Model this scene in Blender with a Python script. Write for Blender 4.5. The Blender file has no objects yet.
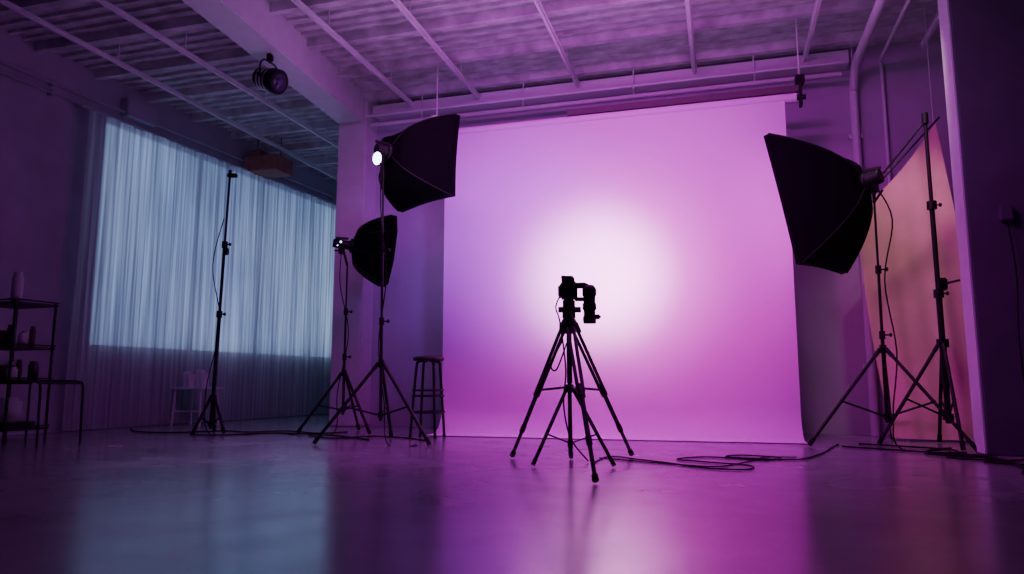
import bpy, bmesh, math, random
from mathutils import Vector, Matrix
random.seed(4)
scene = bpy.context.scene
COL = scene.collection

# ---------------------------------------------------------------- materials
def mat(name, color, rough=0.6, metal=0.0, var=0.12, scale=6.0, bump=0.0, emit=None, estr=0.0, spec=0.5):
    m = bpy.data.materials.new(name); m.use_nodes = True
    nt = m.node_tree; b = nt.nodes['Principled BSDF']
    tc = nt.nodes.new('ShaderNodeTexCoord')
    nz = nt.nodes.new('ShaderNodeTexNoise'); nz.inputs['Scale'].default_value = scale
    nz.inputs['Detail'].default_value = 5
    nt.links.new(tc.outputs['Object'], nz.inputs['Vector'])
    cr = nt.nodes.new('ShaderNodeValToRGB')
    c = color
    cr.color_ramp.elements[0].position = 0.3; cr.color_ramp.elements[1].position = 0.7
    cr.color_ramp.elements[0].color = (c[0]*(1-var), c[1]*(1-var), c[2]*(1-var), 1)
    cr.color_ramp.elements[1].color = (min(1, c[0]*(1+var)), min(1, c[1]*(1+var)), min(1, c[2]*(1+var)), 1)
    nt.links.new(nz.outputs['Fac'], cr.inputs['Fac'])
    nt.links.new(cr.outputs['Color'], b.inputs['Base Color'])
    b.inputs['Roughness'].default_value = rough
    b.inputs['Metallic'].default_value = metal
    b.inputs['Specular IOR Level'].default_value = spec
    if bump > 0:
        bp = nt.nodes.new('ShaderNodeBump'); bp.inputs['Strength'].default_value = bump
        bp.inputs['Distance'].default_value = 0.02
        nt.links.new(nz.outputs['Fac'], bp.inputs['Height'])
        nt.links.new(bp.outputs['Normal'], b.inputs['Normal'])
    if emit:
        b.inputs['Emission Color'].default_value = (*emit, 1)
        b.inputs['Emission Strength'].default_value = estr
    return m

M_black = mat('black_powder_coat', (0.008, 0.008, 0.009), 0.5, spec=0.3)
M_fabric = mat('black_softbox_nylon', (0.003, 0.003, 0.004), 0.75, scale=20, bump=0.1, spec=0.05)
M_rubber = mat('rubber', (0.010, 0.010, 0.010), 0.8, spec=0.2)
M_steel = mat('dark_steel', (0.05, 0.05, 0.055), 0.4, 0.7)
M_silver = mat('silver_lining', (0.6, 0.6, 0.62), 0.35, 0.7)
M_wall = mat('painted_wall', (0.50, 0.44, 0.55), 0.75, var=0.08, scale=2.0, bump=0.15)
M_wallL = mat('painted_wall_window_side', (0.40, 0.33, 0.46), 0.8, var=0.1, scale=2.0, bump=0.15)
M_dark = mat('column_shade_grey', (0.12, 0.11, 0.15), 0.8, var=0.1, scale=3, bump=0.2)  # dark grey holds the column front's shade; mullions and outlet box share it
M_ceil = mat('painted_decking', (0.60, 0.55, 0.61), 0.85, var=0.30, scale=4.0, bump=0.3, spec=0.2)
M_white = mat('white_enamel', (0.70, 0.66, 0.72), 0.5, var=0.05)
M_paper = mat('seamless_paper', (0.86, 0.33, 0.84), 0.9, var=0.01, scale=1.5, spec=0.1)
M_maroon = mat('maroon_roller', (0.12, 0.05, 0.10), 0.7)
M_duct = mat('rusty_duct', (0.30, 0.11, 0.10), 0.7, var=0.3)
M_cloth = mat('salmon_muslin', (0.90, 0.53, 0.49), 0.9, var=0.05, scale=5, bump=0.1, spec=0.1)
M_diff_b = mat('diffuser_blue', (0.8, 0.8, 0.9), 0.9, emit=(0.45, 0.35, 1.0), estr=0.5)
M_diff_m = mat('diffuser_magenta', (0.8, 0.8, 0.9), 0.9, emit=(0.9, 0.15, 0.9), estr=0.3)
M_bulb = mat('modelling_lamp_glow', (0.9, 0.95, 1), 0.5, emit=(0.6, 0.85, 1.0), estr=10)
M_led = mat('indicator_glow', (0.9, 0.95, 1), 0.5, emit=(0.6, 0.7, 1.0), estr=4)
M_lens = mat('lens_glass', (0.05, 0.04, 0.08), 0.08, 0.2)
M_seat = mat('dark_wood_seat', (0.02, 0.012, 0.012), 0.5, var=0.3, scale=10)
M_ceramic = mat('white_plastic', (0.5, 0.5, 0.55), 0.5)
M_card = mat('brown_card', (0.10, 0.07, 0.07), 0.8)

def floor_mat():
    m = bpy.data.materials.new('sealed_concrete'); m.use_nodes = True
    nt = m.node_tree; b = nt.nodes['Principled BSDF']
    tc = nt.nodes.new('ShaderNodeTexCoord')
    n1 = nt.nodes.new('ShaderNodeTexNoise'); n1.inputs['Scale'].default_value = 0.8; n1.inputs['Detail'].default_value = 6
    n1.inputs['Roughness'].default_value = 0.6
    n2 = nt.nodes.new('ShaderNodeTexNoise'); n2.inputs['Scale'].default_value = 3.0; n2.inputs['Detail'].default_value = 4
    for n in (n1, n2): nt.links.new(tc.outputs['Object'], n.inputs['Vector'])
    cr = nt.nodes.new('ShaderNodeValToRGB')
    cr.color_ramp.elements[0].position = 0.35; cr.color_ramp.elements[0].color = (0.20, 0.185, 0.215, 1)
    cr.color_ramp.elements[1].position = 0.7; cr.color_ramp.elements[1].color = (0.29, 0.27, 0.31, 1)
    nt.links.new(n1.outputs['Fac'], cr.inputs['Fac'])
    nt.links.new(cr.outputs['Color'], b.inputs['Base Color'])
    mx = nt.nodes.new('ShaderNodeMath'); mx.operation = 'ADD'
    nt.links.new(n1.outputs['Fac'], mx.inputs[0]); nt.links.new(n2.outputs['Fac'], mx.inputs[1])
    mr = nt.nodes.new('ShaderNodeMapRange'); mr.inputs['From Min'].default_value = 0.7; mr.inputs['From Max'].default_value = 1.3
    mr.inputs['To Min'].default_value = 0.17; mr.inputs['To Max'].default_value = 0.27
    nt.links.new(mx.outputs[0], mr.inputs['Value']); nt.links.new(mr.outputs[0], b.inputs['Roughness'])
    b.inputs['Specular IOR Level'].default_value = 0.6
    bp = nt.nodes.new('ShaderNodeBump'); bp.inputs['Strength'].default_value = 0.03; bp.inputs['Distance'].default_value = 0.01
    nt.links.new(n2.outputs['Fac'], bp.inputs['Height']); nt.links.new(bp.outputs['Normal'], b.inputs['Normal'])
    return m
M_floor = floor_mat()

def curtain_mat():
    m = bpy.data.materials.new('sheer_curtain'); m.use_nodes = True
    nt = m.node_tree; nt.nodes.clear()
    out = nt.nodes.new('ShaderNodeOutputMaterial')
    tc = nt.nodes.new('ShaderNodeTexCoord'); mp = nt.nodes.new('ShaderNodeMapping')
    mp.inputs['Scale'].default_value = (9, 9, 0.12)
    nz = nt.nodes.new('ShaderNodeTexNoise'); nz.inputs['Scale'].default_value = 3.0; nz.inputs['Detail'].default_value = 4
    nt.links.new(tc.outputs['Object'], mp.inputs['Vector']); nt.links.new(mp.outputs[0], nz.inputs['Vector'])
    cr = nt.nodes.new('ShaderNodeValToRGB')
    cr.color_ramp.elements[0].position = 0.35; cr.color_ramp.elements[0].color = (0.30, 0.30, 0.34, 1)
    cr.color_ramp.elements[1].position = 0.68; cr.color_ramp.elements[1].color = (0.94, 0.92, 0.97, 1)
    nt.links.new(nz.outputs['Fac'], cr.inputs['Fac'])
    tl = nt.nodes.new('ShaderNodeBsdfTranslucent'); df = nt.nodes.new('ShaderNodeBsdfDiffuse')
    nt.links.new(cr.outputs['Color'], tl.inputs['Color']); df.inputs['Color'].default_value = (0.75, 0.70, 0.82, 1)
    tr = nt.nodes.new('ShaderNodeBsdfTransparent'); nt.links.new(cr.outputs['Color'], tr.inputs['Color'])
    m1 = nt.nodes.new('ShaderNodeMixShader'); m1.inputs[0].default_value = 0.40
    nt.links.new(tl.outputs[0], m1.inputs[1]); nt.links.new(df.outputs[0], m1.inputs[2])
    m2 = nt.nodes.new('ShaderNodeMixShader'); m2.inputs[0].default_value = 0.25
    nt.links.new(m1.outputs[0], m2.inputs[1]); nt.links.new(tr.outputs[0], m2.inputs[2])
    nt.links.new(m2.outputs[0], out.inputs['Surface'])
    return m
M_curtain = curtain_mat()
def glass_mat():
    m = bpy.data.materials.new('daylit_frosted_glass'); m.use_nodes = True
    nt = m.node_tree; b = nt.nodes['Principled BSDF']
    tc = nt.nodes.new('ShaderNodeTexCoord')
    nz = nt.nodes.new('ShaderNodeTexNoise'); nz.inputs['Scale'].default_value = 0.5
    nt.links.new(tc.outputs['Object'], nz.inputs['Vector'])
    cr = nt.nodes.new('ShaderNodeValToRGB')
    cr.color_ramp.elements[0].color = (0.18, 0.29, 0.50, 1); cr.color_ramp.elements[0].position = 0.3
    cr.color_ramp.elements[1].color = (0.38, 0.55, 0.82, 1); cr.color_ramp.elements[1].position = 0.7
    nt.links.new(nz.outputs['Fac'], cr.inputs['Fac'])
    nt.links.new(cr.outputs['Color'], b.inputs['Emission Color'])
    b.inputs['Emission Strength'].default_value = 1.5
    b.inputs['Base Color'].default_value = (0.3, 0.4, 0.5, 1)
    return m
M_glass = glass_mat()

# ---------------------------------------------------------------- mesh builder
def frame(d):
    d = Vector(d).normalized()
    a = Vector((0, 0, 1)) if abs(d.z) < 0.95 else Vector((1, 0, 0))
    x = d.cross(a).normalized(); y = d.cross(x).normalized()
    return x, y, d

class B:
    def __init__(s): s.bm = bmesh.new(); s.mats = []
    def mi(s, m):
        if m not in s.mats: s.mats.append(m)
        return s.mats.index(m)
    def rings(s, rings, m, cap=True, smooth=True, closed=True):
        i = s.mi(m); vs = [[s.bm.verts.new(p) for p in r] for r in rings]
        n = len(vs[0])
        for a, b in zip(vs[:-1], vs[1:]):
            for k in range(n if closed else n-1):
                f = s.bm.faces.new((a[k], a[(k+1) % n], b[(k+1) % n], b[k])); f.material_index = i; f.smooth = smooth
        if cap and closed:
            for r in (vs[0], vs[-1]):
                f = s.bm.faces.new([s.bm.verts.new(v.co) for v in r]); f.material_index = i
    def tube(s, p1, p2, r, m, r2=None, n=12):
        p1 = Vector(p1); p2 = Vector(p2); r2 = r if r2 is None else r2
        x, y, d = frame(p2-p1)
        c = lambda p, q: [p + q*(x*math.cos(t*2*math.pi/n) + y*math.sin(t*2*math.pi/n)) for t in range(n)]
        s.rings([c(p1, r), c(p2, r2)], m)
    def lathe(s, p, d, prof, m, n=20, cap=True):
        p = Vector(p); x, y, d = frame(d)
        s.rings([[p + d*h + r*(x*math.cos(t*2*math.pi/n)+y*math.sin(t*2*math.pi/n)) for t in range(n)] for h, r in prof], m, cap)
    def path(s, pts, r, m, n=8, sub=6):
        P = [Vector(p) for p in pts]; Q = []
        for i in range(len(P)-1):
            p0 = P[max(i-1, 0)]; p1 = P[i]; p2 = P[i+1]; p3 = P[min(i+2, len(P)-1)]
            for k in range(sub):
                t = k/sub
                Q.append(0.5*((2*p1)+(-p0+p2)*t+(2*p0-5*p1+4*p2-p3)*t*t+(-p0+3*p1-3*p2+p3)*t**3))
        Q.append(P[-1])
        R = []
        x, y, d = frame(Q[1]-Q[0])
        for i, q in enumerate(Q):
            d = (Q[min(i+1, len(Q)-1)] - Q[max(i-1, 0)]).normalized()
            x = (x - d*x.dot(d)).normalized(); y = d.cross(x)
            R.append([q + r*(x*math.cos(t*2*math.pi/n)+y*math.sin(t*2*math.pi/n)) for t in range(n)])
        s.rings(R, m)
    def box(s, c, size, m, rot=None, bev=0.0):
        i = s.mi(m); c = Vector(c); R = rot if rot is not None else Matrix.Identity(3)
        b2 = bmesh.new(); bmesh.ops.create_cube(b2, size=1)
        for v in b2.verts: v.co = Vector((v.co.x*size[0], v.co.y*size[1], v.co.z*size[2]))
        if bev > 0: bmesh.ops.bevel(b2, geom=b2.edges[:], offset=bev, segments=2, affect='EDGES')
        mp = {}
        for v in b2.verts: mp[v] = s.bm.verts.new(c + R @ v.co)
        for f in b2.faces:
            g = s.bm.faces.new([mp[v] for v in f.verts]); g.material_index = i
        b2.free()
    def quadgrid(s, fn, nu, nv, m, smooth=True):
        i = s.mi(m)
        g = [[s.bm.verts.new(fn(a/nu, b/nv)) for b in range(nv+1)] for a in range(nu+1)]
        for a in range(nu):
            for b in range(nv):
                f = s.bm.faces.new((g[a][b], g[a+1][b], g[a+1][b+1], g[a][b+1])); f.material_index = i; f.smooth = smooth
    def done(s, name, origin=(0, 0, 0), recalc=True):
        if recalc: bmesh.ops.recalc_face_normals(s.bm, faces=s.bm.faces[:])
        o = Vector(origin)
        for v in s.bm.verts: v.co -= o
        me = bpy.data.meshes.new(name); s.bm.to_mesh(me); s.bm.free()
        for m in s.mats: me.materials.append(m)
        ob = bpy.data.objects.new(name, me); ob.location = o; COL.objects.link(ob)
        return ob

def rz(a): return Matrix.Rotation(a, 3, 'Z')
PH = math.radians(16.3); SN, CS = math.sin(PH), math.cos(PH)
def R(X, Y, z=0): return Vector((X*CS + Y*SN, -X*SN + Y*CS, z))
PL = math.radians(21.0); SL, CL = math.sin(PL), math.cos(PL)
def L(X, Y, z=0): return Vector((X*CL + Y*SL, -X*SL + Y*CL, z))
RR = rz(-PH); RLm = rz(-PL)

# ---------------------------------------------------------------- shell
H = 4.8
b = B(); b.box(R(-1.5, 5.0, -0.1), (22, 24, 0.2), M_floor, RR); b.done('floor', R(-1.5, 5, 0))
b = B(); b.box(R(-1.5, 5.0, H+0.1), (22, 24, 0.2), M_ceil, RR)
b.done('ceiling', R(-1.5, 5, H))
b = B()
k = 0
Y = -2.0
while Y < 14.5:
    w = 0.035 if k % 5 else 0.08
    h = 0.04 if k % 5 else 0.12
    b.box(R(-1.8, Y, H - h/2), (15.0, w, h), M_ceil, RR)
    Y += 0.17; k += 1
b.done('trim_1', R(-1.8, 5, H))
b = B()
for X in (-8.2, -7.1, -6.1, -4.15, -3.15, -1.74, -0.22, 1.1, 2.4):
    y1 = 9.1 if X > -5 else 14.0
    b.box(R(X, (y1-2)/2, 4.55), (0.032, y1+2, 0.045), M_white, RR)
    b.box(R(X, (y1-2)/2, 4.575), (0.065, y1+2, 0.010), M_white, RR)
    yy = 0.4
    while yy < y1:
        b.tube(R(X, yy, 4.55), R(X, yy, H), 0.008, M_white, n=6); yy += 1.6
b.done('ceiling_track', R(-1.5, 5, 4.5))

b = B(); b.box(R(0.45, 9.5, H/2), (11.1, 0.2, H), M_wall, RR)
b.done('wall_back', R(0.45, 9.5, 0))
b = B(); b.box(R(-5.2, 12.0, H/2), (0.2, 5.0, H), M_wall, RR); b.done('wall_divider', R(-5.2, 12, 0))
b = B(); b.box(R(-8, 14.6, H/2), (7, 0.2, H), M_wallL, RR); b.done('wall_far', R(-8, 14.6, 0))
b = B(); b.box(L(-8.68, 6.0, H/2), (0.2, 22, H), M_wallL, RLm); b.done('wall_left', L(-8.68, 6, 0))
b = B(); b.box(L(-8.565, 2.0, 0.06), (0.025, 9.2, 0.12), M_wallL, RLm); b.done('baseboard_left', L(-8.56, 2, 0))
b = B(); b.box(R(6.0, 4.0, H/2), (0.2, 12, H), M_wall, RR); b.done('wall_right', R(6, 4, 0))

b = B()
b.box(R(-5.08, 9.28, H/2), (0.46, 0.46, H), M_white, RR, bev=0.02)
b.done('concrete_column', R(-5.08, 9.28, 0))
ang = math.atan(0.216)
b = B()
p0 = Vector((-3.08 + 0.216*(-2-6.67), -2, 0)); p1 = Vector((-3.08 + 0.216*(10.05-6.67), 10.05, 0))
mid = (p0+p1)/2
b.box((mid.x, mid.y, 4.575), (0.40, (p1-p0).length, 0.45), M_white, rz(-ang), bev=0.015)
b.done('ceiling_beam', (mid.x, mid.y, 4.35))
b = B(); b.box(R(-1.6, 9.25, 4.55), (6.4, 0.22, 0.16), M_white, RR)
b.done('ceiling_beam', R(-1.6, 9.25, 4.5))
b = B()
cw = 1.1
fl = Vector((3.98, 6.15, 0))
A = Vector((CS, -SN, 0)); D = Vector((SN, CS, 0))
cc = fl + A*cw/2 + D*0.16
b.box((cc.x, cc.y, H/2), (cw, 0.32, H), M_dark, RR, bev=0.01)
e = fl - A*0.006 + D*0.16
b.box((e.x, e.y, H/2), (0.012, 0.26, H-0.02), M_white, RR)  # pale strip paints in the light falling on the column's side
b.done('building_column', (cc.x, cc.y, 0))
b = B()
for z, r in ((4.35, 0.022), (4.22, 0.016)):
    b.tube(L(-8.5, -3, z), L(-8.5, 14, z), r, M_wallL)
    yy = 0
    while yy < 14:
        b.box(L(-8.52, yy, z), (0.08, 0.04, 0.07), M_wallL, RLm); yy += 1.5
b.box(L(-8.50, 7.3, 4.42), (0.14, 0.5, 0.26), M_wallL, RLm, bev=0.01)
b.done('wall_conduit', L(-8.5, 5, 4.35))
b = B()
b.path([R(1.66, 9.33, 0), R(1.66, 9.33, 2), R(1.66, 9.33, 4.0), R(1.66, 9.28, 4.2), R(1.66, 9.1, 4.38), R(1.66, 8.9, 4.42)], 0.05, M_white, n=12)
for z in (0.8, 2.2, 3.6):
    b.box(R(1.66, 9.37, z), (0.16, 0.05, 0.05), M_white, RR)
b.done('drain_pipe', R(1.66, 9.33, 0))
b = B(); b.tube(R(1.66, 8.9, 4.42), R(1.66, 0, 4.42), 0.05, M_white)
b.tube(R(1.95, 9.2, 4.47), R(1.95, 0, 4.47), 0.022, M_white)
b.done('overhead_pipe', R(1.66, 5, 4.42))
b = B(); b.tube(R(2.0, 9.36, 0.01), R(2.0, 9.36, 4.5), 0.022, M_white)
b.done('electrical_conduit', R(2.0, 9.36, 0))
b = B()
b.tube(R(-4.8, 9.1, 4.32), R(1.5, 9.1, 4.32), 0.03, M_white)
b.tube(R(-4.8, 8.95, 4.40), R(1.5, 8.95, 4.40), 0.018, M_white)
for X in (-4, -2.5, -1, 0.5):
    b.tube(R(X, 9.1, 4.3), R(X, 9.1, H-0.003), 0.01, M_white, n=6)
b.done('sprinkler_pipe', R(-0.8, 9.1, 4.3))
b = B()
b.box(Vector((-4.15, 11.9, 4.26)), (0.62, 0.5, 0.26), M_duct, RR, bev=0.01)
b.box(Vector((-4.30, 11.9, 4.44)), (0.2, 0.3, 0.14), M_duct, RR)
b.tube((-3.95, 11.9, 4.3), (-3.95, 11.9, H-0.003), 0.01, M_duct); b.tube((-4.35, 11.9, 4.3), (-4.35, 11.9, H-0.003), 0.01, M_duct)
b.done('ventilation_duct', (-4.15, 11.9, 4.3))  # reddish ventilation duct hung below the ceiling

# ---------------------------------------------------------------- window + curtain
b = B()
b.box(L(-8.56, 9.80, 2.6), (0.03, 6.04, 3.05), M_glass, RLm)
b.box(L(-8.53, 6.77, 2.6), (0.05, 0.05, 3.1), M_wallL, RLm)
for yy in (8.5, 9.95, 11.4, 12.8):
    b.box(L(-8.53, yy, 2.6), (0.05, 0.07, 3.1), M_dark, RLm)
for zz in (1.07, 4.14):
    b.box(L(-8.53, 9.80, zz), (0.05, 6.06, 0.06), M_wallL, RLm)
b.done('window_1', L(-8.55, 9.80, 1.07))
b = B()
rnd = [random.uniform(0, 6.28) for _ in range(8)]
def cf(u, v):
    Y = 6.42 + u*6.73; z = 0.02 + v*4.11
    loose = 1.0 - 0.4*v
    dx = (0.022*math.sin(Y*24+rnd[0]+0.4*math.sin(Y*3)) + 0.014*math.sin(Y*57+rnd[1]) + 0.02*math.sin(Y*7.3+rnd[2]))*loose
    return L(-8.36+dx, Y, z)
b.quadgrid(cf, 700, 10, M_curtain)
b.done('sheer_curtain', L(-8.36, 9.8, 0), recalc=False)
b = B()
b.tube(L(-8.36, 6.3, 4.15), L(-8.36, 13.3, 4.15), 0.018, M_wallL)
for yy in (6.4, 9.8, 13.0): b.tube(L(-8.36, yy, 4.15), L(-8.57, yy, 4.19), 0.012, M_wallL)
b.done('curtain_rod', L(-8.36, 9.8, 4.17))

# ---------------------------------------------------------------- backdrop
b = B()
def bf(u, v):
    X = -3.33 + u*4.10
    top = 3.75; r = 0.30
    Lv = top - r; La = r*math.pi/2; Lf = 0.25
    s = v*(Lv+La+Lf)
    if s < Lv: Yp, z = 8.33, top - s
    elif s < Lv+La:
        t = (s-Lv)/r; Yp, z = 8.33 - r*(1-math.cos(t)), r - r*math.sin(t)
    else: Yp, z = 8.33 - r - (s-Lv-La), 0
    z += 0.008
    Yp += 0.008*math.sin(X*3.1+0.5)*min(1, s/2) * (1 if z > 0.3 else 0)
    return R(X, Yp, z)
b.quadgrid(bf, 40, 80, M_paper)
bd = b.done('seamless_paper_backdrop', R(-1.28, 8.3, 0), recalc=False)
b = B()
b.tube(R(-3.45, 8.38, 3.80), R(0.90, 8.38, 3.80), 0.055, M_paper, n=20)
b.tube(R(-3.6, 8.38, 3.80), R(1.0, 8.38, 3.80), 0.03, M_black)
b.box(R(-0.4, 8.45, 3.93), (2.7, 0.05, 0.08), M_maroon, RR)
for X in (-3.5, 0.95):
    b.box(R(X, 8.42, 3.86), (0.03, 0.12, 0.30), M_black, RR, bev=0.005)
    b.tube(R(X, 8.45, 3.95), R(X, 8.45, H-0.005), 0.010, M_white)
    b.box(R(X, 8.42, 4.02), (0.10, 0.12, 0.10), M_black if X > 0 else M_white, RR, bev=0.01)
b.done('backdrop_roller', R(-1.3, 8.4, 3.8))

# ---------------------------------------------------------------- stands & softboxes
def stand(b, x, y, h, apex, rad, a0, low=0.28, lean=(0, 0), n=3, r=0.017, angs=None):
    P = lambda z: Vector((x + lean[0]*z/h, y + lean[1]*z/h, z))
    b.tube(P(low-0.06), P(h*0.45), r, M_black)
    b.tube(P(h*0.45), P(h*0.72), r*0.82, M_black)
    b.tube(P(h*0.72), P(h), r*0.64, M_black)
    for z in (h*0.45, h*0.72):
        b.tube(P(z-0.045), P(z+0.035), r*1.6, M_black)
        b.tube(P(z-0.005), P(z-0.005)+Vector((0.06, -0.02, 0)), 0.008, M_black)
        b.lathe(P(z-0.005)+Vector((0.06, -0.02, 0)), (1, -0.3, 0), [(0, 0.008), (0.005, 0.02), (0.02, 0.02), (0.025, 0.01)], M_black, 10)
    b.tube(P(apex-0.04), P(apex+0.04), r*1.9, M_black)
    b.tube(P(low-0.03), P(low+0.03), r*1.7, M_black)
    angs = angs or [a0 + i*360/n for i in range(n)]
    for a in angs:
        rr = rad
        if isinstance(a, tuple): a, rr = a
        t = math.radians(a); d = Vector((math.cos(t), math.sin(t), 0))
        top = P(apex) + d*0.03; foot = Vector((x, y, 0.02)) + d*rr
        b.tube(top, foot, 0.017, M_black, n=8)
        b.tube(top, top + (foot-top)*0.08, 0.021, M_black)
        mid = top + (foot-top)*0.55
        b.tube(P(low) + d*0.02, mid, 0.010, M_black, n=8)
        b.lathe(mid - d*0.01, d, [(0, 0.018), (0.02, 0.018)], M_black, 8)
        ft = (foot-top).normalized()
        b.tube(foot - ft*0.07, foot+Vector((0, 0, -0.003)), 0.021, M_rubber)
    return P(h)

def softbox(b, c, n, w, h, depth, diffm, shape='rect', power=0.75, roll=0.0, sagk=0.05):
    c = Vector(c); n = Vector(n).normalized()
    Rx = n.cross(Vector((0, 0, 1))).normalized(); U = Rx.cross(n).normalized()
    if roll:
        q = Matrix.Rotation(roll, 3, n); Rx = q @ Rx; U = q @ U
    if shape == 'rect':
        pts = []
        cs = [(-1, -1), (1, -1), (1, 1), (-1, 1)]
        for i in range(4):
            a = cs[i]; d = cs[(i+1) % 4]
            for k in range(6):
                t = k/6; sag = 1 - sagk*math.sin(math.pi*t)
                pts.append(((a[0]+(d[0]-a[0])*t)*w/2*sag, (a[1]+(d[1]-a[1])*t)*h/2*sag))
    else:
        pts = []
        for i in range(8):
            a = 2*math.pi*(i+0.5)/8; d = 2*math.pi*(i+1.5)/8
            for k in range(3):
                t = k/3
                pts.append(((math.cos(a)*(1-t)+math.cos(d)*t)*w/2, (math.sin(a)*(1-t)+math.sin(d)*t)*h/2))
    rings = []
    N = 10
    for j in range(N+1):
        t = j/N; s = 0.10 + 0.90*(t**power)
        rings.append([c - n*depth*(1-t) + (Rx*p[0] + U*p[1])*s for p in pts])
    rings.append([c + n*0.06 + (Rx*p[0] + U*p[1])*1.0 for p in pts])
    b.rings(rings, M_fabric, cap=False, smooth=False)
    inner = []
    for j in range(N, -1, -1):
        t = j/N; s = (0.10 + 0.90*(t**power))*0.985
        inner.append([c - n*depth*(1-t)*0.99 + (Rx*p[0] + U*p[1])*s for p in pts])
    b.rings(inner, M_silver, cap=False, smooth=False)
    i = b.mi(diffm); f = b.bm.faces.new([b.bm.verts.new(c - n*0.01 + (Rx*p[0]+U*p[1])*0.98) for p in pts]); f.material_index = i
    step = 6 if shape == 'rect' else 3
    for k in range(0, len(pts), step):
        pp = [r[k] + (r[k]-c).normalized()*0.004 for r in rings[:-1]]
        b.path(pp, 0.006, M_black, n=6, sub=2)
    ap = c - n*depth
    b.lathe(ap - n*0.03, n, [(0, 0.075), (0.0, 0.09), (0.05, 0.09), (0.05, 0.07)], M_black, 20)
    return ap, n, Rx, U

def head(b, ap, n, length=0.30, r=0.065):
    b.lathe(ap - n*(length+0.02), n, [(0, r*0.75), (0.0, r*0.9), (0.02, r), (length-0.04, r), (length-0.02, r*1.15), (length, r*1.15)], M_black, 18)
    m = ap - n*(length*0.6)
    b.box(m + Vector((0, 0, r+0.02)), (0.03, 0.16, 0.03), M_black, Matrix.Rotation(math.atan2(n.y, n.x)-math.pi/2, 3, 'Z'), bev=0.006)
    return m
def bracket(b, m, top, r):
    b.tube(top, m, 0.016, M_black)
    b.box(m - Vector((0, 0, r+0.03)), (0.07, 0.07, 0.09), M_black, bev=0.01)
    b.tube(m - Vector((0, 0, r+0.03)) - Vector((0.09, 0, 0)), m - Vector((0, 0, r+0.03)), 0.01, M_black)

# left big softbox
b = B()
cL = Vector((-0.95, 7.72, 3.00)); nL = Vector((0.72, 0.66, -0.06)).normalized()
ap, n, _, _ = softbox(b, cL, nL, 0.98, 0.90, 0.50, M_diff_b, power=0.42)
m = head(b, ap, n, 0.12, 0.06)
top = stand(b, -1.33, 7.42, 2.74, 0.80, 0.66, 215, lean=(-0.02, -0.09), angs=[205, 325, 90])
bracket(b, m, top, 0.06)
q = ap + Vector((-0.05, -0.10, -0.11)); qd = Vector((-0.62, -0.78, -0.12))
b.lathe(q, qd, [(0, 0.06), (0.05, 0.082), (0.055, 0.072)], M_black, 20)
b.lathe(q, qd, [(0.045, 0.070), (0.056, 0.066), (0.066, 0.03)], M_bulb, 20)
b.path([m + Vector((0, 0, -0.05)), (-1.36, 7.28, 2.4), (-1.30, 7.36, 1.7), (-1.36, 7.36, 1.0), (-1.28, 7.3, 0.4), (-1.2, 7.1, 0.012), (-0.9, 7.0, 0.012)], 0.006, M_rubber)
b.done('softbox_light', (-1.33, 7.42, 0))

# small left octabox
b = B()
c2 = Vector((-1.60, 9.0, 2.26)); n2 = Vector((0.93, 0.30, -0.10)).normalized()
ap, n, _, _ = softbox(b, c2, n2, 0.92, 0.94, 0.42, M_diff_b, shape='octa', power=0.38)
m = head(b, ap, n, 0.22, 0.055)
top = stand(b, -2.05, 8.85, 2.05, 0.72, 0.52, 200, angs=[200, 320, 80])
bracket(b, m, top, 0.05)
b.lathe(m + Vector((0.0, -0.056, 0.02)), (0, -1, 0), [(0, 0.014), (0.006, 0.012)], M_led, 10)
b.lathe(m + Vector((-0.04, -0.056, -0.02)), (0, -1, 0), [(0, 0.012), (0.006, 0.01)], M_led, 10)
b.path([m + Vector((0, 0, -0.05)), (-2.12, 8.8, 1.8), (-2.0, 8.8, 1.2), (-2.1, 8.75, 0.5), (-2.1, 8.6, 0.012), (-2.6, 8.5, 0.012)], 0.006, M_rubber)
b.done('softbox_light', (-2.05, 8.85, 0))

# right softbox
b = B()
cR = Vector((3.13, 7.42, 2.47)); nR = Vector((-0.62, 0.70, -0.19)).normalized()
ap, n, Rx, U = softbox(b, cR, nR, 1.00, 1.42, 0.60, M_diff_m, power=0.6, roll=0.0, sagk=0.03)
m = head(b, ap, n, 0.14, 0.075)
top = stand(b, 3.64, 7.1, 2.38, 0.93, 0.82, 200, lean=(-0.04, -0.12), angs=[188, 300, 60])
bracket(b, m, top, 0.07)
b.tube(top, top + Vector((0.08, -0.02, 0.12)), 0.012, M_black)
b.path([m + Vector((0, 0, -0.05)), (3.75, 6.95, 2.2), (3.66, 7.0, 1.6), (3.74, 7.02, 0.9), (3.6, 6.9, 0.3), (3.5, 6.6, 0.012), (3.9, 6.3, 0.012)], 0.007, M_rubber)
b.done('softbox_light', (3.64, 7.1, 0))

# tall bare stand on the left
b = B()
top = stand(b, -3.58, 8.7, 3.18, 0.42, 0.2, 100, low=0.12, lean=(0.07, 0), r=0.022)
b.tube(top, top+Vector((0, 0, 0.05)), 0.02, M_black)
b.box(top + Vector((0.03, 0, -0.02)), (0.12, 0.05, 0.05), M_black, bev=0.008)
b.box(Vector((-3.5, 8.68, 2.2)), (0.05, 0.07, 0.09), M_black, bev=0.01)
b.path([(-3.54, 8.66, 2.6), (-3.62, 8.6, 2.0), (-3.52, 8.66, 1.3), (-3.62, 8.6, 0.5), (-3.5, 8.5, 0.012), (-3.0, 8.6, 0.012)], 0.006, M_rubber)
b.done('light_stand', (-3.58, 8.7, 0))

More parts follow.
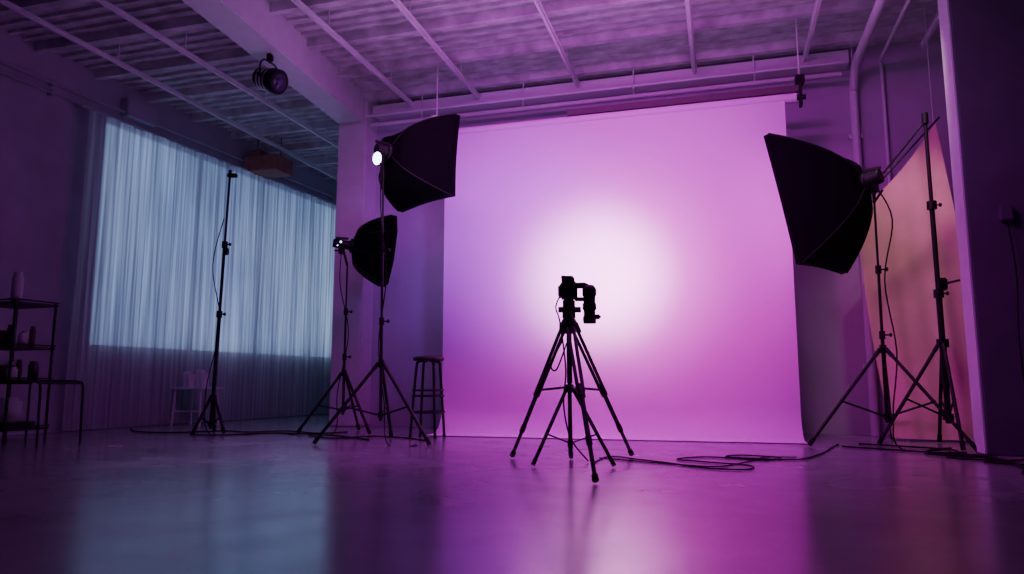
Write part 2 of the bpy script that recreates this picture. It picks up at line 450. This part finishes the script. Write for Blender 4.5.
# right tall stand
b = B()
top = stand(b, 4.15, 6.95, 3.26, 0.98, 0.72, 100, lean=(-0.0, 0), r=0.028, angs=[(165, 0.62), (250, 0.5), (70, 0.5)])
b.tube(top - Vector((0, 0, 0.08)), top + Vector((0, 0, 0.03)), 0.03, M_black)
b.tube(top + Vector((-0.38, 0.15, -0.55)), top + Vector((0.0, 0.0, -0.05)), 0.010, M_black)
b.box(Vector((4.17, 6.92, 1.55)), (0.08, 0.08, 0.12), M_black, bev=0.012)
b.tube((4.17, 6.90, 1.55), (4.30, 6.84, 1.58), 0.012, M_black)
b.done('light_stand', (4.15, 6.95, 0))

# salmon cloth
b = B()
TL, TR, BL, BR = Vector((3.82, 7.80, 2.50)), Vector((4.66, 7.62, 3.44)), Vector((3.96, 7.62, 0.03)), Vector((4.95, 7.35, 0.015))
def clf(u, v):
    p = (TL*(1-u)+TR*u)*v + (BL*(1-u)+BR*u)*(1-v)
    sag = -0.10*math.sin(math.pi*u)*(v**4)
    amp = 0.011 + 0.012*(1-v)
    d = amp*(math.sin(u*13 + 2.0*v + 1) + 0.5*math.sin(u*27 - 3*v) + 0.5*math.sin(u*6+5*v))
    return p + Vector((0.3*d - 0.05*math.sin(v*3.1)*(1-u), d, sag))
b.quadgrid(clf, 90, 60, M_cloth)
o = b.done('hanging_fabric_backdrop', (4.3, 7.6, 0), recalc=False)
b = B()
b.tube((3.76, 7.83, 2.46), (4.70, 7.60, 3.50), 0.010, M_steel)
b.tube((4.64, 7.62, 3.43), (4.64, 7.62, H-0.005), 0.005, M_white)
b.tube((3.88, 7.80, 2.60), (3.88, 7.80, H-0.005), 0.003, M_white)
b.done('fabric_hanging_bar', (4.3, 7.6, 3))

# ---------------------------------------------------------------- stool
b = B()
sx, sy, sh = -0.94, 8.15, 0.88
b.lathe((sx, sy, sh-0.03), (0, 0, 1), [(0, 0.15), (0, 0.165), (0.012, 0.178), (0.035, 0.175), (0.047, 0.15), (0.05, 0.02)], M_seat, 28)
for i in range(4):
    t = math.radians(30 + 90*i); d = Vector((math.cos(t), math.sin(t), 0))
    b.path([Vector((sx, sy, sh-0.03)) + d*0.05, Vector((sx, sy, sh-0.045)) + d*0.125, Vector((sx, sy, sh-0.12)) + d*0.145, Vector((sx, sy, 0.4)) + d*0.175, Vector((sx, sy, 0.012)) + d*0.205], 0.016, M_black, n=8)
    b.tube(Vector((sx, sy, 0.0)) + d*0.205, Vector((sx, sy, 0.03)) + d*0.203, 0.018, M_rubber)
for z, r in ((0.28, 0.187), (0.46, 0.173), (0.52, 0.168)):
    pts = [Vector((sx + r*math.cos(a*math.pi/10), sy + r*math.sin(a*math.pi/10), z)) for a in range(21)]
    b.path(pts, 0.012, M_black, n=6, sub=2)
b.done('bar_stool', (sx, sy, 0))

# ---------------------------------------------------------------- centre tripod with camera
b = B()
cx, cy = 0.43, 5.42
C = lambda z: Vector((cx, cy, z - (0.05 if z > 1.12 else 0)))
b.tube(C(0.07), C(0.60), 0.015, M_black); b.tube(C(0.60), C(1.20), 0.020, M_black)
b.lathe(C(0.97), (0, 0, 1), [(0, 0.03), (0.0, 0.05), (0.05, 0.062), (0.10, 0.055), (0.13, 0.03)], M_black, 18)
b.lathe(C(0.53), (0, 0, 1), [(0, 0.02), (0.0, 0.03), (0.06, 0.03), (0.06, 0.02)], M_black, 14)
feet = [Vector((0.0, 5.90, 0.02)), Vector((0.98, 6.02, 0.02)), Vector((0.50, 4.42, 0.02))]
for f in feet:
    d = Vector((f.x-cx, f.y-cy, 0)).normalized(); s = Vector((-d.y, d.x, 0))
    top = C(1.03) + d*0.05
    k = top + (f-top)*0.48; k2 = top + (f-top)*0.78
    b.tube(top + s*0.022, k + s*0.018, 0.013, M_black, n=8)
    b.tube(top - s*0.022, k - s*0.018, 0.013, M_black, n=8)
    b.box(top, (0.05, 0.07, 0.06), M_black, rz(math.atan2(d.y, d.x)), bev=0.006)
    dirv = (f-top).normalized()
    b.tube(k - dirv*0.05, k + dirv*0.05, 0.027, M_black, n=10)
    b.tube(k, k2, 0.017, M_black, n=8)
    b.tube(k2 - dirv*0.03, k2 + dirv*0.03, 0.021, M_black, n=10)
    b.tube(k2, f, 0.014, M_black, n=8)
    b.lathe(f - dirv*0.05, dirv, [(0, 0.013), (0.01, 0.021), (0.045, 0.022), (0.055, 0.012)], M_rubber, 12)
    b.tube(C(0.57) + d*0.02, k, 0.009, M_black, n=8)
for f in (Vector((0.15, 5.30, 0.015)), Vector((0.73, 5.26, 0.015)), Vector((0.47, 5.85, 0.015))):
    d = Vector((f.x-cx, f.y-cy, 0)).normalized(); top = C(0.56) + d*0.025
    b.tube(top, f, 0.014, M_black, n=8)
    b.tube(f + (top-f)*0.08, f, 0.017, M_rubber, n=8)
    b.tube(C(0.16), top + (f-top)*0.6, 0.006, M_black, n=6)
b.lathe(C(0.13), (0, 0, 1), [(0, 0.02), (0.05, 0.02)], M_black, 12)
b.lathe(C(1.07), (0, 0, 1), [(0, 0.035), (0.02, 0.05), (0.06, 0.05), (0.08, 0.035)], M_black, 16)
b.box(C(1.22), (0.09, 0.08, 0.12), M_black, bev=0.012)
b.tube(C(1.20) + Vector((-0.08, 0, 0)), C(1.20) + Vector((0.09, 0, 0)), 0.022, M_black)
b.tube(C(1.19) + Vector((0.0, -0.03, 0)), C(0.98) + Vector((0.04, -0.32, 0)), 0.009, M_black)
b.tube(C(1.01) + Vector((0.035, -0.27, 0)), C(0.96) + Vector((0.043, -0.36, 0)), 0.015, M_rubber)
b.box(C(1.285), (0.07, 0.11, 0.025), M_steel, bev=0.004)
b.box(C(1.345) + Vector((0.0, 0, 0)), (0.125, 0.13, 0.13), M_black, bev=0.012)
b.box(C(1.425) + Vector((-0.005, 0.0, 0)), (0.095, 0.09, 0.06), M_black, bev=0.012)
b.box(C(1.35) + Vector((-0.065, -0.01, -0.01)), (0.03, 0.09, 0.09), M_black, bev=0.008)
b.lathe(C(1.44) + Vector((-0.04, 0, 0)), (0, 0, 1), [(0, 0.018), (0.018, 0.018), (0.02, 0.014)], M_steel, 14)
b.path([C(1.38) + Vector((0.04, 0, 0)), C(1.385) + Vector((0.09, 0, 0)), C(1.38) + Vector((0.13, 0, 0)), C(1.34) + Vector((0.155, 0, 0))], 0.024, M_black, n=10)
px = Vector((cx+0.155, cy-0.01, -0.085))
b.lathe(px + Vector((0, 0, 1.13)), (0, 0, 1), [(0, 0.035), (0.0, 0.046), (0.02, 0.050), (0.05, 0.050), (0.055, 0.044), (0.10, 0.044), (0.105, 0.052), (0.15, 0.052), (0.155, 0.045), (0.20, 0.045), (0.215, 0.054), (0.26, 0.054), (0.29, 0.035), (0.295, 0.01)], M_black, 22)
b.lathe(px + Vector((0, 0, 1.128)), (0, 0, -1), [(0, 0.038), (0.001, 0.03), (0.0015, 0.01)], M_lens, 18)
b.box(px + Vector((0.055, 0, 1.18)), (0.06, 0.05, 0.035), M_black, bev=0.01)
b.box(C(1.30) + Vector((0.09, 0, -0.02)), (0.09, 0.04, 0.03), M_black, bev=0.006)
b.path([C(1.33)+Vector((-0.05, -0.02, 0)), C(1.22)+Vector((-0.10, -0.03, 0)), C(1.05)+Vector((-0.07, -0.03, 0)), C(0.7)+Vector((-0.03, -0.03, 0)), C(0.45)+Vector((-0.05, -0.05, 0)), C(0.2)+Vector((0.0, -0.05, 0)), C(0.012)+Vector((0.15, 0.2, 0))], 0.006, M_rubber)
b.path([C(0.9)+Vector((-0.02, -0.05, 0)), C(0.70)+Vector((-0.10, -0.06, 0)), C(0.74)+Vector((-0.14, -0.05, 0)), C(0.92)+Vector((-0.05, -0.05, 0))], 0.006, M_rubber)
b.done('camera_tripod', (cx, cy, 0))

# ---------------------------------------------------------------- cables
def cable(pts, r=0.009):
    b = B(); b.path([(x, y, r+0.002) for x, y in pts], r, M_rubber, n=6, sub=8)
    b.done('power_cable', (pts[0][0], pts[0][1], 0))
cable([(0.62, 5.55), (0.80, 6.0), (1.0, 5.75), (1.18, 5.5), (1.35, 5.2), (1.62, 5.1), (1.72, 5.35), (1.45, 5.6), (1.3, 5.8), (1.6, 5.95), (1.95, 5.7), (2.15, 5.9), (1.9, 6.1), (1.75, 5.95), (2.2, 5.75), (2.6, 6.2), (2.9, 6.7), (3.2, 7.2)], 0.006)
cable([(0.7, 5.9), (0.95, 5.65), (1.25, 5.4), (1.5, 5.3), (1.9, 5.75), (2.05, 5.95), (2.3, 5.95)], 0.005)
cable([(-5.0, 9.6), (-4.6, 9.0), (-4.1, 8.8), (-3.6, 9.1), (-3.2, 8.9), (-2.8, 9.1), (-2.3, 8.7), (-2.0, 8.9)])
cable([(-4.3, 9.9), (-4.0, 9.2), (-3.7, 8.5), (-3.3, 8.4), (-2.9, 8.7), (-2.5, 8.6), (-2.0, 8.3), (-1.5, 7.7)])
cable([(-2.3, 8.3), (-1.9, 7.9), (-1.6, 8.2), (-1.2, 8.0), (-0.9, 7.6)])
cable([(3.1, 6.9), (3.6, 6.3), (3.9, 5.95), (3.6, 5.6), (3.8, 5.3), (4.3, 5.2), (4.6, 4.9)])
cable([(3.4, 7.2), (3.9, 6.6), (3.75, 6.2), (3.5, 5.9), (3.75, 5.65), (4.2, 5.75), (4.5, 5.5)])
cable([(4.0, 6.7), (3.7, 6.5), (3.5, 6.15), (3.8, 5.8), (3.6, 5.2), (3.3, 4.7), (3.5, 4.2), (3.9, 3.9)], 0.010)

# ---------------------------------------------------------------- shelf cart left
b = B()
ox, oy = -5.30, 7.75
Rr = rz(-PL)
def O(x, y, z): return Vector((ox, oy, 0)) + Rr @ Vector((x, y, z))
for sxx in (-0.40, 0.22):
    for syy in (-0.22, 0.22):
        b.tube(O(sxx, syy, 0.0), O(sxx, syy, 1.46), 0.014, M_black)
for z in (0.12, 0.62, 0.97, 1.44):
    b.box(O(-0.09, 0, z), (0.66, 0.48, 0.022), M_black, Rr, bev=0.004)
    b.tube(O(-0.42, -0.24, z+0.03), O(0.24, -0.24, z+0.03), 0.008, M_black)
    b.tube(O(0.24, -0.24, z+0.03), O(0.24, 0.24, z+0.03), 0.008, M_black)
b.done('metal_shelf_cart', (ox, oy, 0))
b = B()
def jar(x, y, z, r, h, m):
    b.lathe(O(x, y, z), (0, 0, 1), [(0, r*0.9), (0.0, r), (h*0.82, r), (h*0.88, r*0.75), (h, r*0.75)], m, 14)
jar(-0.03, -0.05, 1.451, 0.055, 0.34, M_ceramic)
for x, z, r, h, m in ((0.02, 0.981, 0.05, 0.18, M_ceramic), (0.13, 0.981, 0.045, 0.15, M_ceramic), (0.19, 0.981, 0.03, 0.22, M_card), (-0.07, 0.981, 0.04, 0.24, M_steel), (-0.17, 0.981, 0.06, 0.18, M_card), (-0.3, 0.981, 0.05, 0.24, M_ceramic),
                      (0.02, 0.631, 0.05, 0.14, M_ceramic), (0.14, 0.631, 0.05, 0.2, M_steel), (-0.06, 0.631, 0.03, 0.22, M_card)):
    jar(x, random.uniform(-0.1, 0.1), z, r, h, m)
b.box(O(-0.26, 0, 0.71), (0.24, 0.3, 0.15), M_card, Rr, bev=0.01)
b.box(O(-0.26, 0.0, 0.81), (0.22, 0.28, 0.04), M_ceramic, Rr, bev=0.008)
b.box(O(-0.1, 0, 0.163), (0.45, 0.35, 0.06), M_black, Rr, bev=0.01)
jar(-0.12, 0.0, 0.195, 0.15, 0.25, M_ceramic)
b.done('shelf_supplies', (ox, oy, 0))
b = B()
ox, oy = -4.79, 7.30
for yy in (-0.2, 0.25):
    b.path([O(-0.42, yy, 0.0), O(-0.42, yy, 0.3), O(-0.42, yy, 0.58), O(-0.38, yy, 0.62), O(0.1, yy, 0.62), O(0.30, yy, 0.61), O(0.35, yy, 0.56), O(0.36, yy, 0.3), O(0.37, yy, 0)], 0.012, M_black, n=8)
for xx in (-0.40, 0.33): b.tube(O(xx, -0.2, 0.6), O(xx, 0.25, 0.6), 0.011, M_black)
b.box(O(-0.2, 0.02, 0.615), (0.4, 0.42, 0.015), M_black, Rr)
b.tube(O(-0.42, -0.2, 0.15), O(-0.42, 0.25, 0.15), 0.009, M_black)
b.done('side_table', (ox, oy, 0))

b = B()
ox, oy = -4.55, 10.5
b.box(O(0, 0, 0.53), (0.60, 0.42, 0.03), M_white, Rr, bev=0.006)
for x in (-0.23, 0.23):
    for y in (-0.16, 0.16):
        b.tube(O(x, y, 0.52), O(x*1.12, y*1.12, 0), 0.016, M_white)
b.tube(O(-0.24, -0.17, 0.2), O(0.24, -0.17, 0.2), 0.01, M_white)
b.tube(O(-0.24, 0.17, 0.2), O(0.24, 0.17, 0.2), 0.01, M_white)
b.done('small_table', (ox, oy, 0))
b = B()
for i, x in enumerate((-0.2, -0.08, 0.05, 0.17)):
    h = (0.22, 0.18, 0.24, 0.2)[i]
    b.lathe(O(x, -0.03*(i % 2), 0.546), (0, 0, 1), [(0, 0.05), (h*0.9, 0.058), (h, 0.06), (h, 0.05)], M_white, 14)
b.done('paper_cups', (ox, oy, 0.546))

# ---------------------------------------------------------------- hanging fresnel spotlight
b = B()
hc = Vector((-2.78, 7.85, 4.04)); dr = Vector((0.9, -0.35, -0.35)).normalized()
b.lathe(hc - dr*0.17, dr, [(0, 0.06), (0.01, 0.10), (0.06, 0.125), (0.2, 0.125), (0.22, 0.14), (0.33, 0.14), (0.34, 0.115)], M_black, 22)
b.lathe(hc + dr*0.155, dr, [(0, 0.115), (0.02, 0.09), (0.03, 0.03)], M_lens, 22)
for k in range(4):
    b.lathe(hc - dr*(0.08-0.05*k), dr, [(0, 0.132), (0.012, 0.132)], M_silver, 22)
side = dr.cross(Vector((0, 0, 1))).normalized()
b.path([hc + side*0.15, hc + side*0.155 + Vector((0, 0, 0.12)), hc + side*0.1 + Vector((0, 0, 0.2)), hc + Vector((0, 0, 0.21)), hc - side*0.1 + Vector((0, 0, 0.2)), hc - side*0.155 + Vector((0, 0, 0.12)), hc - side*0.15], 0.011, M_steel, n=8)
b.tube(hc + side*0.12, hc + side*0.18, 0.025, M_black); b.tube(hc - side*0.12, hc - side*0.18, 0.025, M_black)
b.tube(hc + Vector((0, 0, 0.2)), hc + Vector((0, 0, 0.312)), 0.014, M_steel)
b.box(hc + Vector((0, 0, 0.265)), (0.06, 0.08, 0.08), M_black, bev=0.01)
b.done('fresnel_spotlight', hc)
b = B()
hp = fl + A*0.28 - D*0.032
b.box((hp.x, hp.y, 2.05), (0.09, 0.06, 0.14), M_dark, RR, bev=0.008)
b.path([(hp.x, hp.y-0.01, 1.98), (hp.x+0.02, hp.y-0.03, 1.5), (hp.x+0.0, hp.y-0.02, 0.9), (hp.x-0.02, hp.y-0.1, 0.02)], 0.006, M_rubber)
b.done('electrical_outlet_box', (hp.x, hp.y, 2.05))

# ---------------------------------------------------------------- lights
def aim(o, target):
    d = Vector(target) - o.location; o.rotation_euler = d.to_track_quat('-Z', 'Y').to_euler()
def area(name, loc, target, sx, sy, e, c, spread=180):
    l = bpy.data.lights.new(name, 'AREA'); l.shape = 'RECTANGLE'; l.size = sx; l.size_y = sy; l.energy = e; l.color = c
    l.spread = math.radians(spread)
    o = bpy.data.objects.new(name, l); o.location = loc; COL.objects.link(o); aim(o, target); return o
def spot(name, loc, target, e, c, ang, blend=1.0, r=0.15):
    l = bpy.data.lights.new(name, 'SPOT'); l.energy = e; l.color = c; l.spot_size = math.radians(ang); l.spot_blend = blend; l.shadow_soft_size = r
    o = bpy.data.objects.new(name, l); o.location = loc; COL.objects.link(o); aim(o, target); return o
spot('key_glow_light', (0.85, 6.0, 1.75), (1.03, 8.4, 1.85), 1300, (0.95, 1.0, 0.88), 44, r=0.3)
spot('added_key_halo', (0.95, 5.9, 1.75), (1.12, 8.4, 1.85), 320, (1.0, 0.42, 0.85), 70, r=0.3)  # unseen spot added to widen the glow around the key
spot('added_pink_glow', (1.3, 6.0, 1.6), (1.9, 8.2, 1.75), 110, (1.0, 0.05, 0.65), 100)  # unseen pink spot added to tint the backdrop around the glow
spot('added_violet_glow', (0.1, 6.0, 1.9), (0.0, 8.6, 2.25), 190, (0.25, 0.10, 1.0), 72)  # unseen spot added for the bluish left of the glow
area('added_magenta_wash', R(-1.2, 5.4, 4.3), R(-1.2, 8.4, 1.2), 3.5, 0.4, 90, (0.80, 0.02, 0.85), 130)  # added wash for backdrop colour, standing in for the softboxes' own light
area('softbox_lamp_blue', cL + nL*0.10, cL + nL*2, 0.8, 0.7, 3, (0.55, 0.10, 1.0))
area('softbox_lamp_violet', c2 + n2*0.10, c2 + n2*2, 0.6, 0.6, 2.5, (0.5, 0.25, 1.0))
area('softbox_lamp_magenta', cR + nR*0.10, cR + nR*2, 0.8, 1.1, 1.5, (0.95, 0.04, 0.75))
area('window_daylight', L(-8.2, 9.6, 2.6), L(0, 7.5, 0.5), 5.5, 3.0, 7, (0.25, 0.42, 1.0))
spot('added_fabric_fill', (3.6, 6.35, 4.35), (4.50, 7.6, 1.6), 150, (1.0, 0.60, 0.74), 56, r=0.1)  # unseen spot added to brighten the salmon cloth
area('added_ceiling_fill', R(-1.5, 6.0, 2.6), R(-1.5, 7.6, 4.8), 5.0, 1.5, 36, (0.80, 0.38, 1.0))  # upward fill added as ambient light on the ceiling, no fixture there

w = bpy.data.worlds.new('studio_ambient'); scene.world = w; w.use_nodes = True
bg = w.node_tree.nodes['Background']; bg.inputs['Color'].default_value = (0.28, 0.10, 0.62, 1); bg.inputs['Strength'].default_value = 0.17

# ---------------------------------------------------------------- camera
cd = bpy.data.cameras.new('photo_camera'); cd.sensor_width = 36; cd.lens = 36*720/1024
co = bpy.data.objects.new('photo_camera', cd); co.location = (0, 0, 0.6)
co.rotation_euler = (math.radians(90+7.6), 0, 0); COL.objects.link(co); scene.camera = co
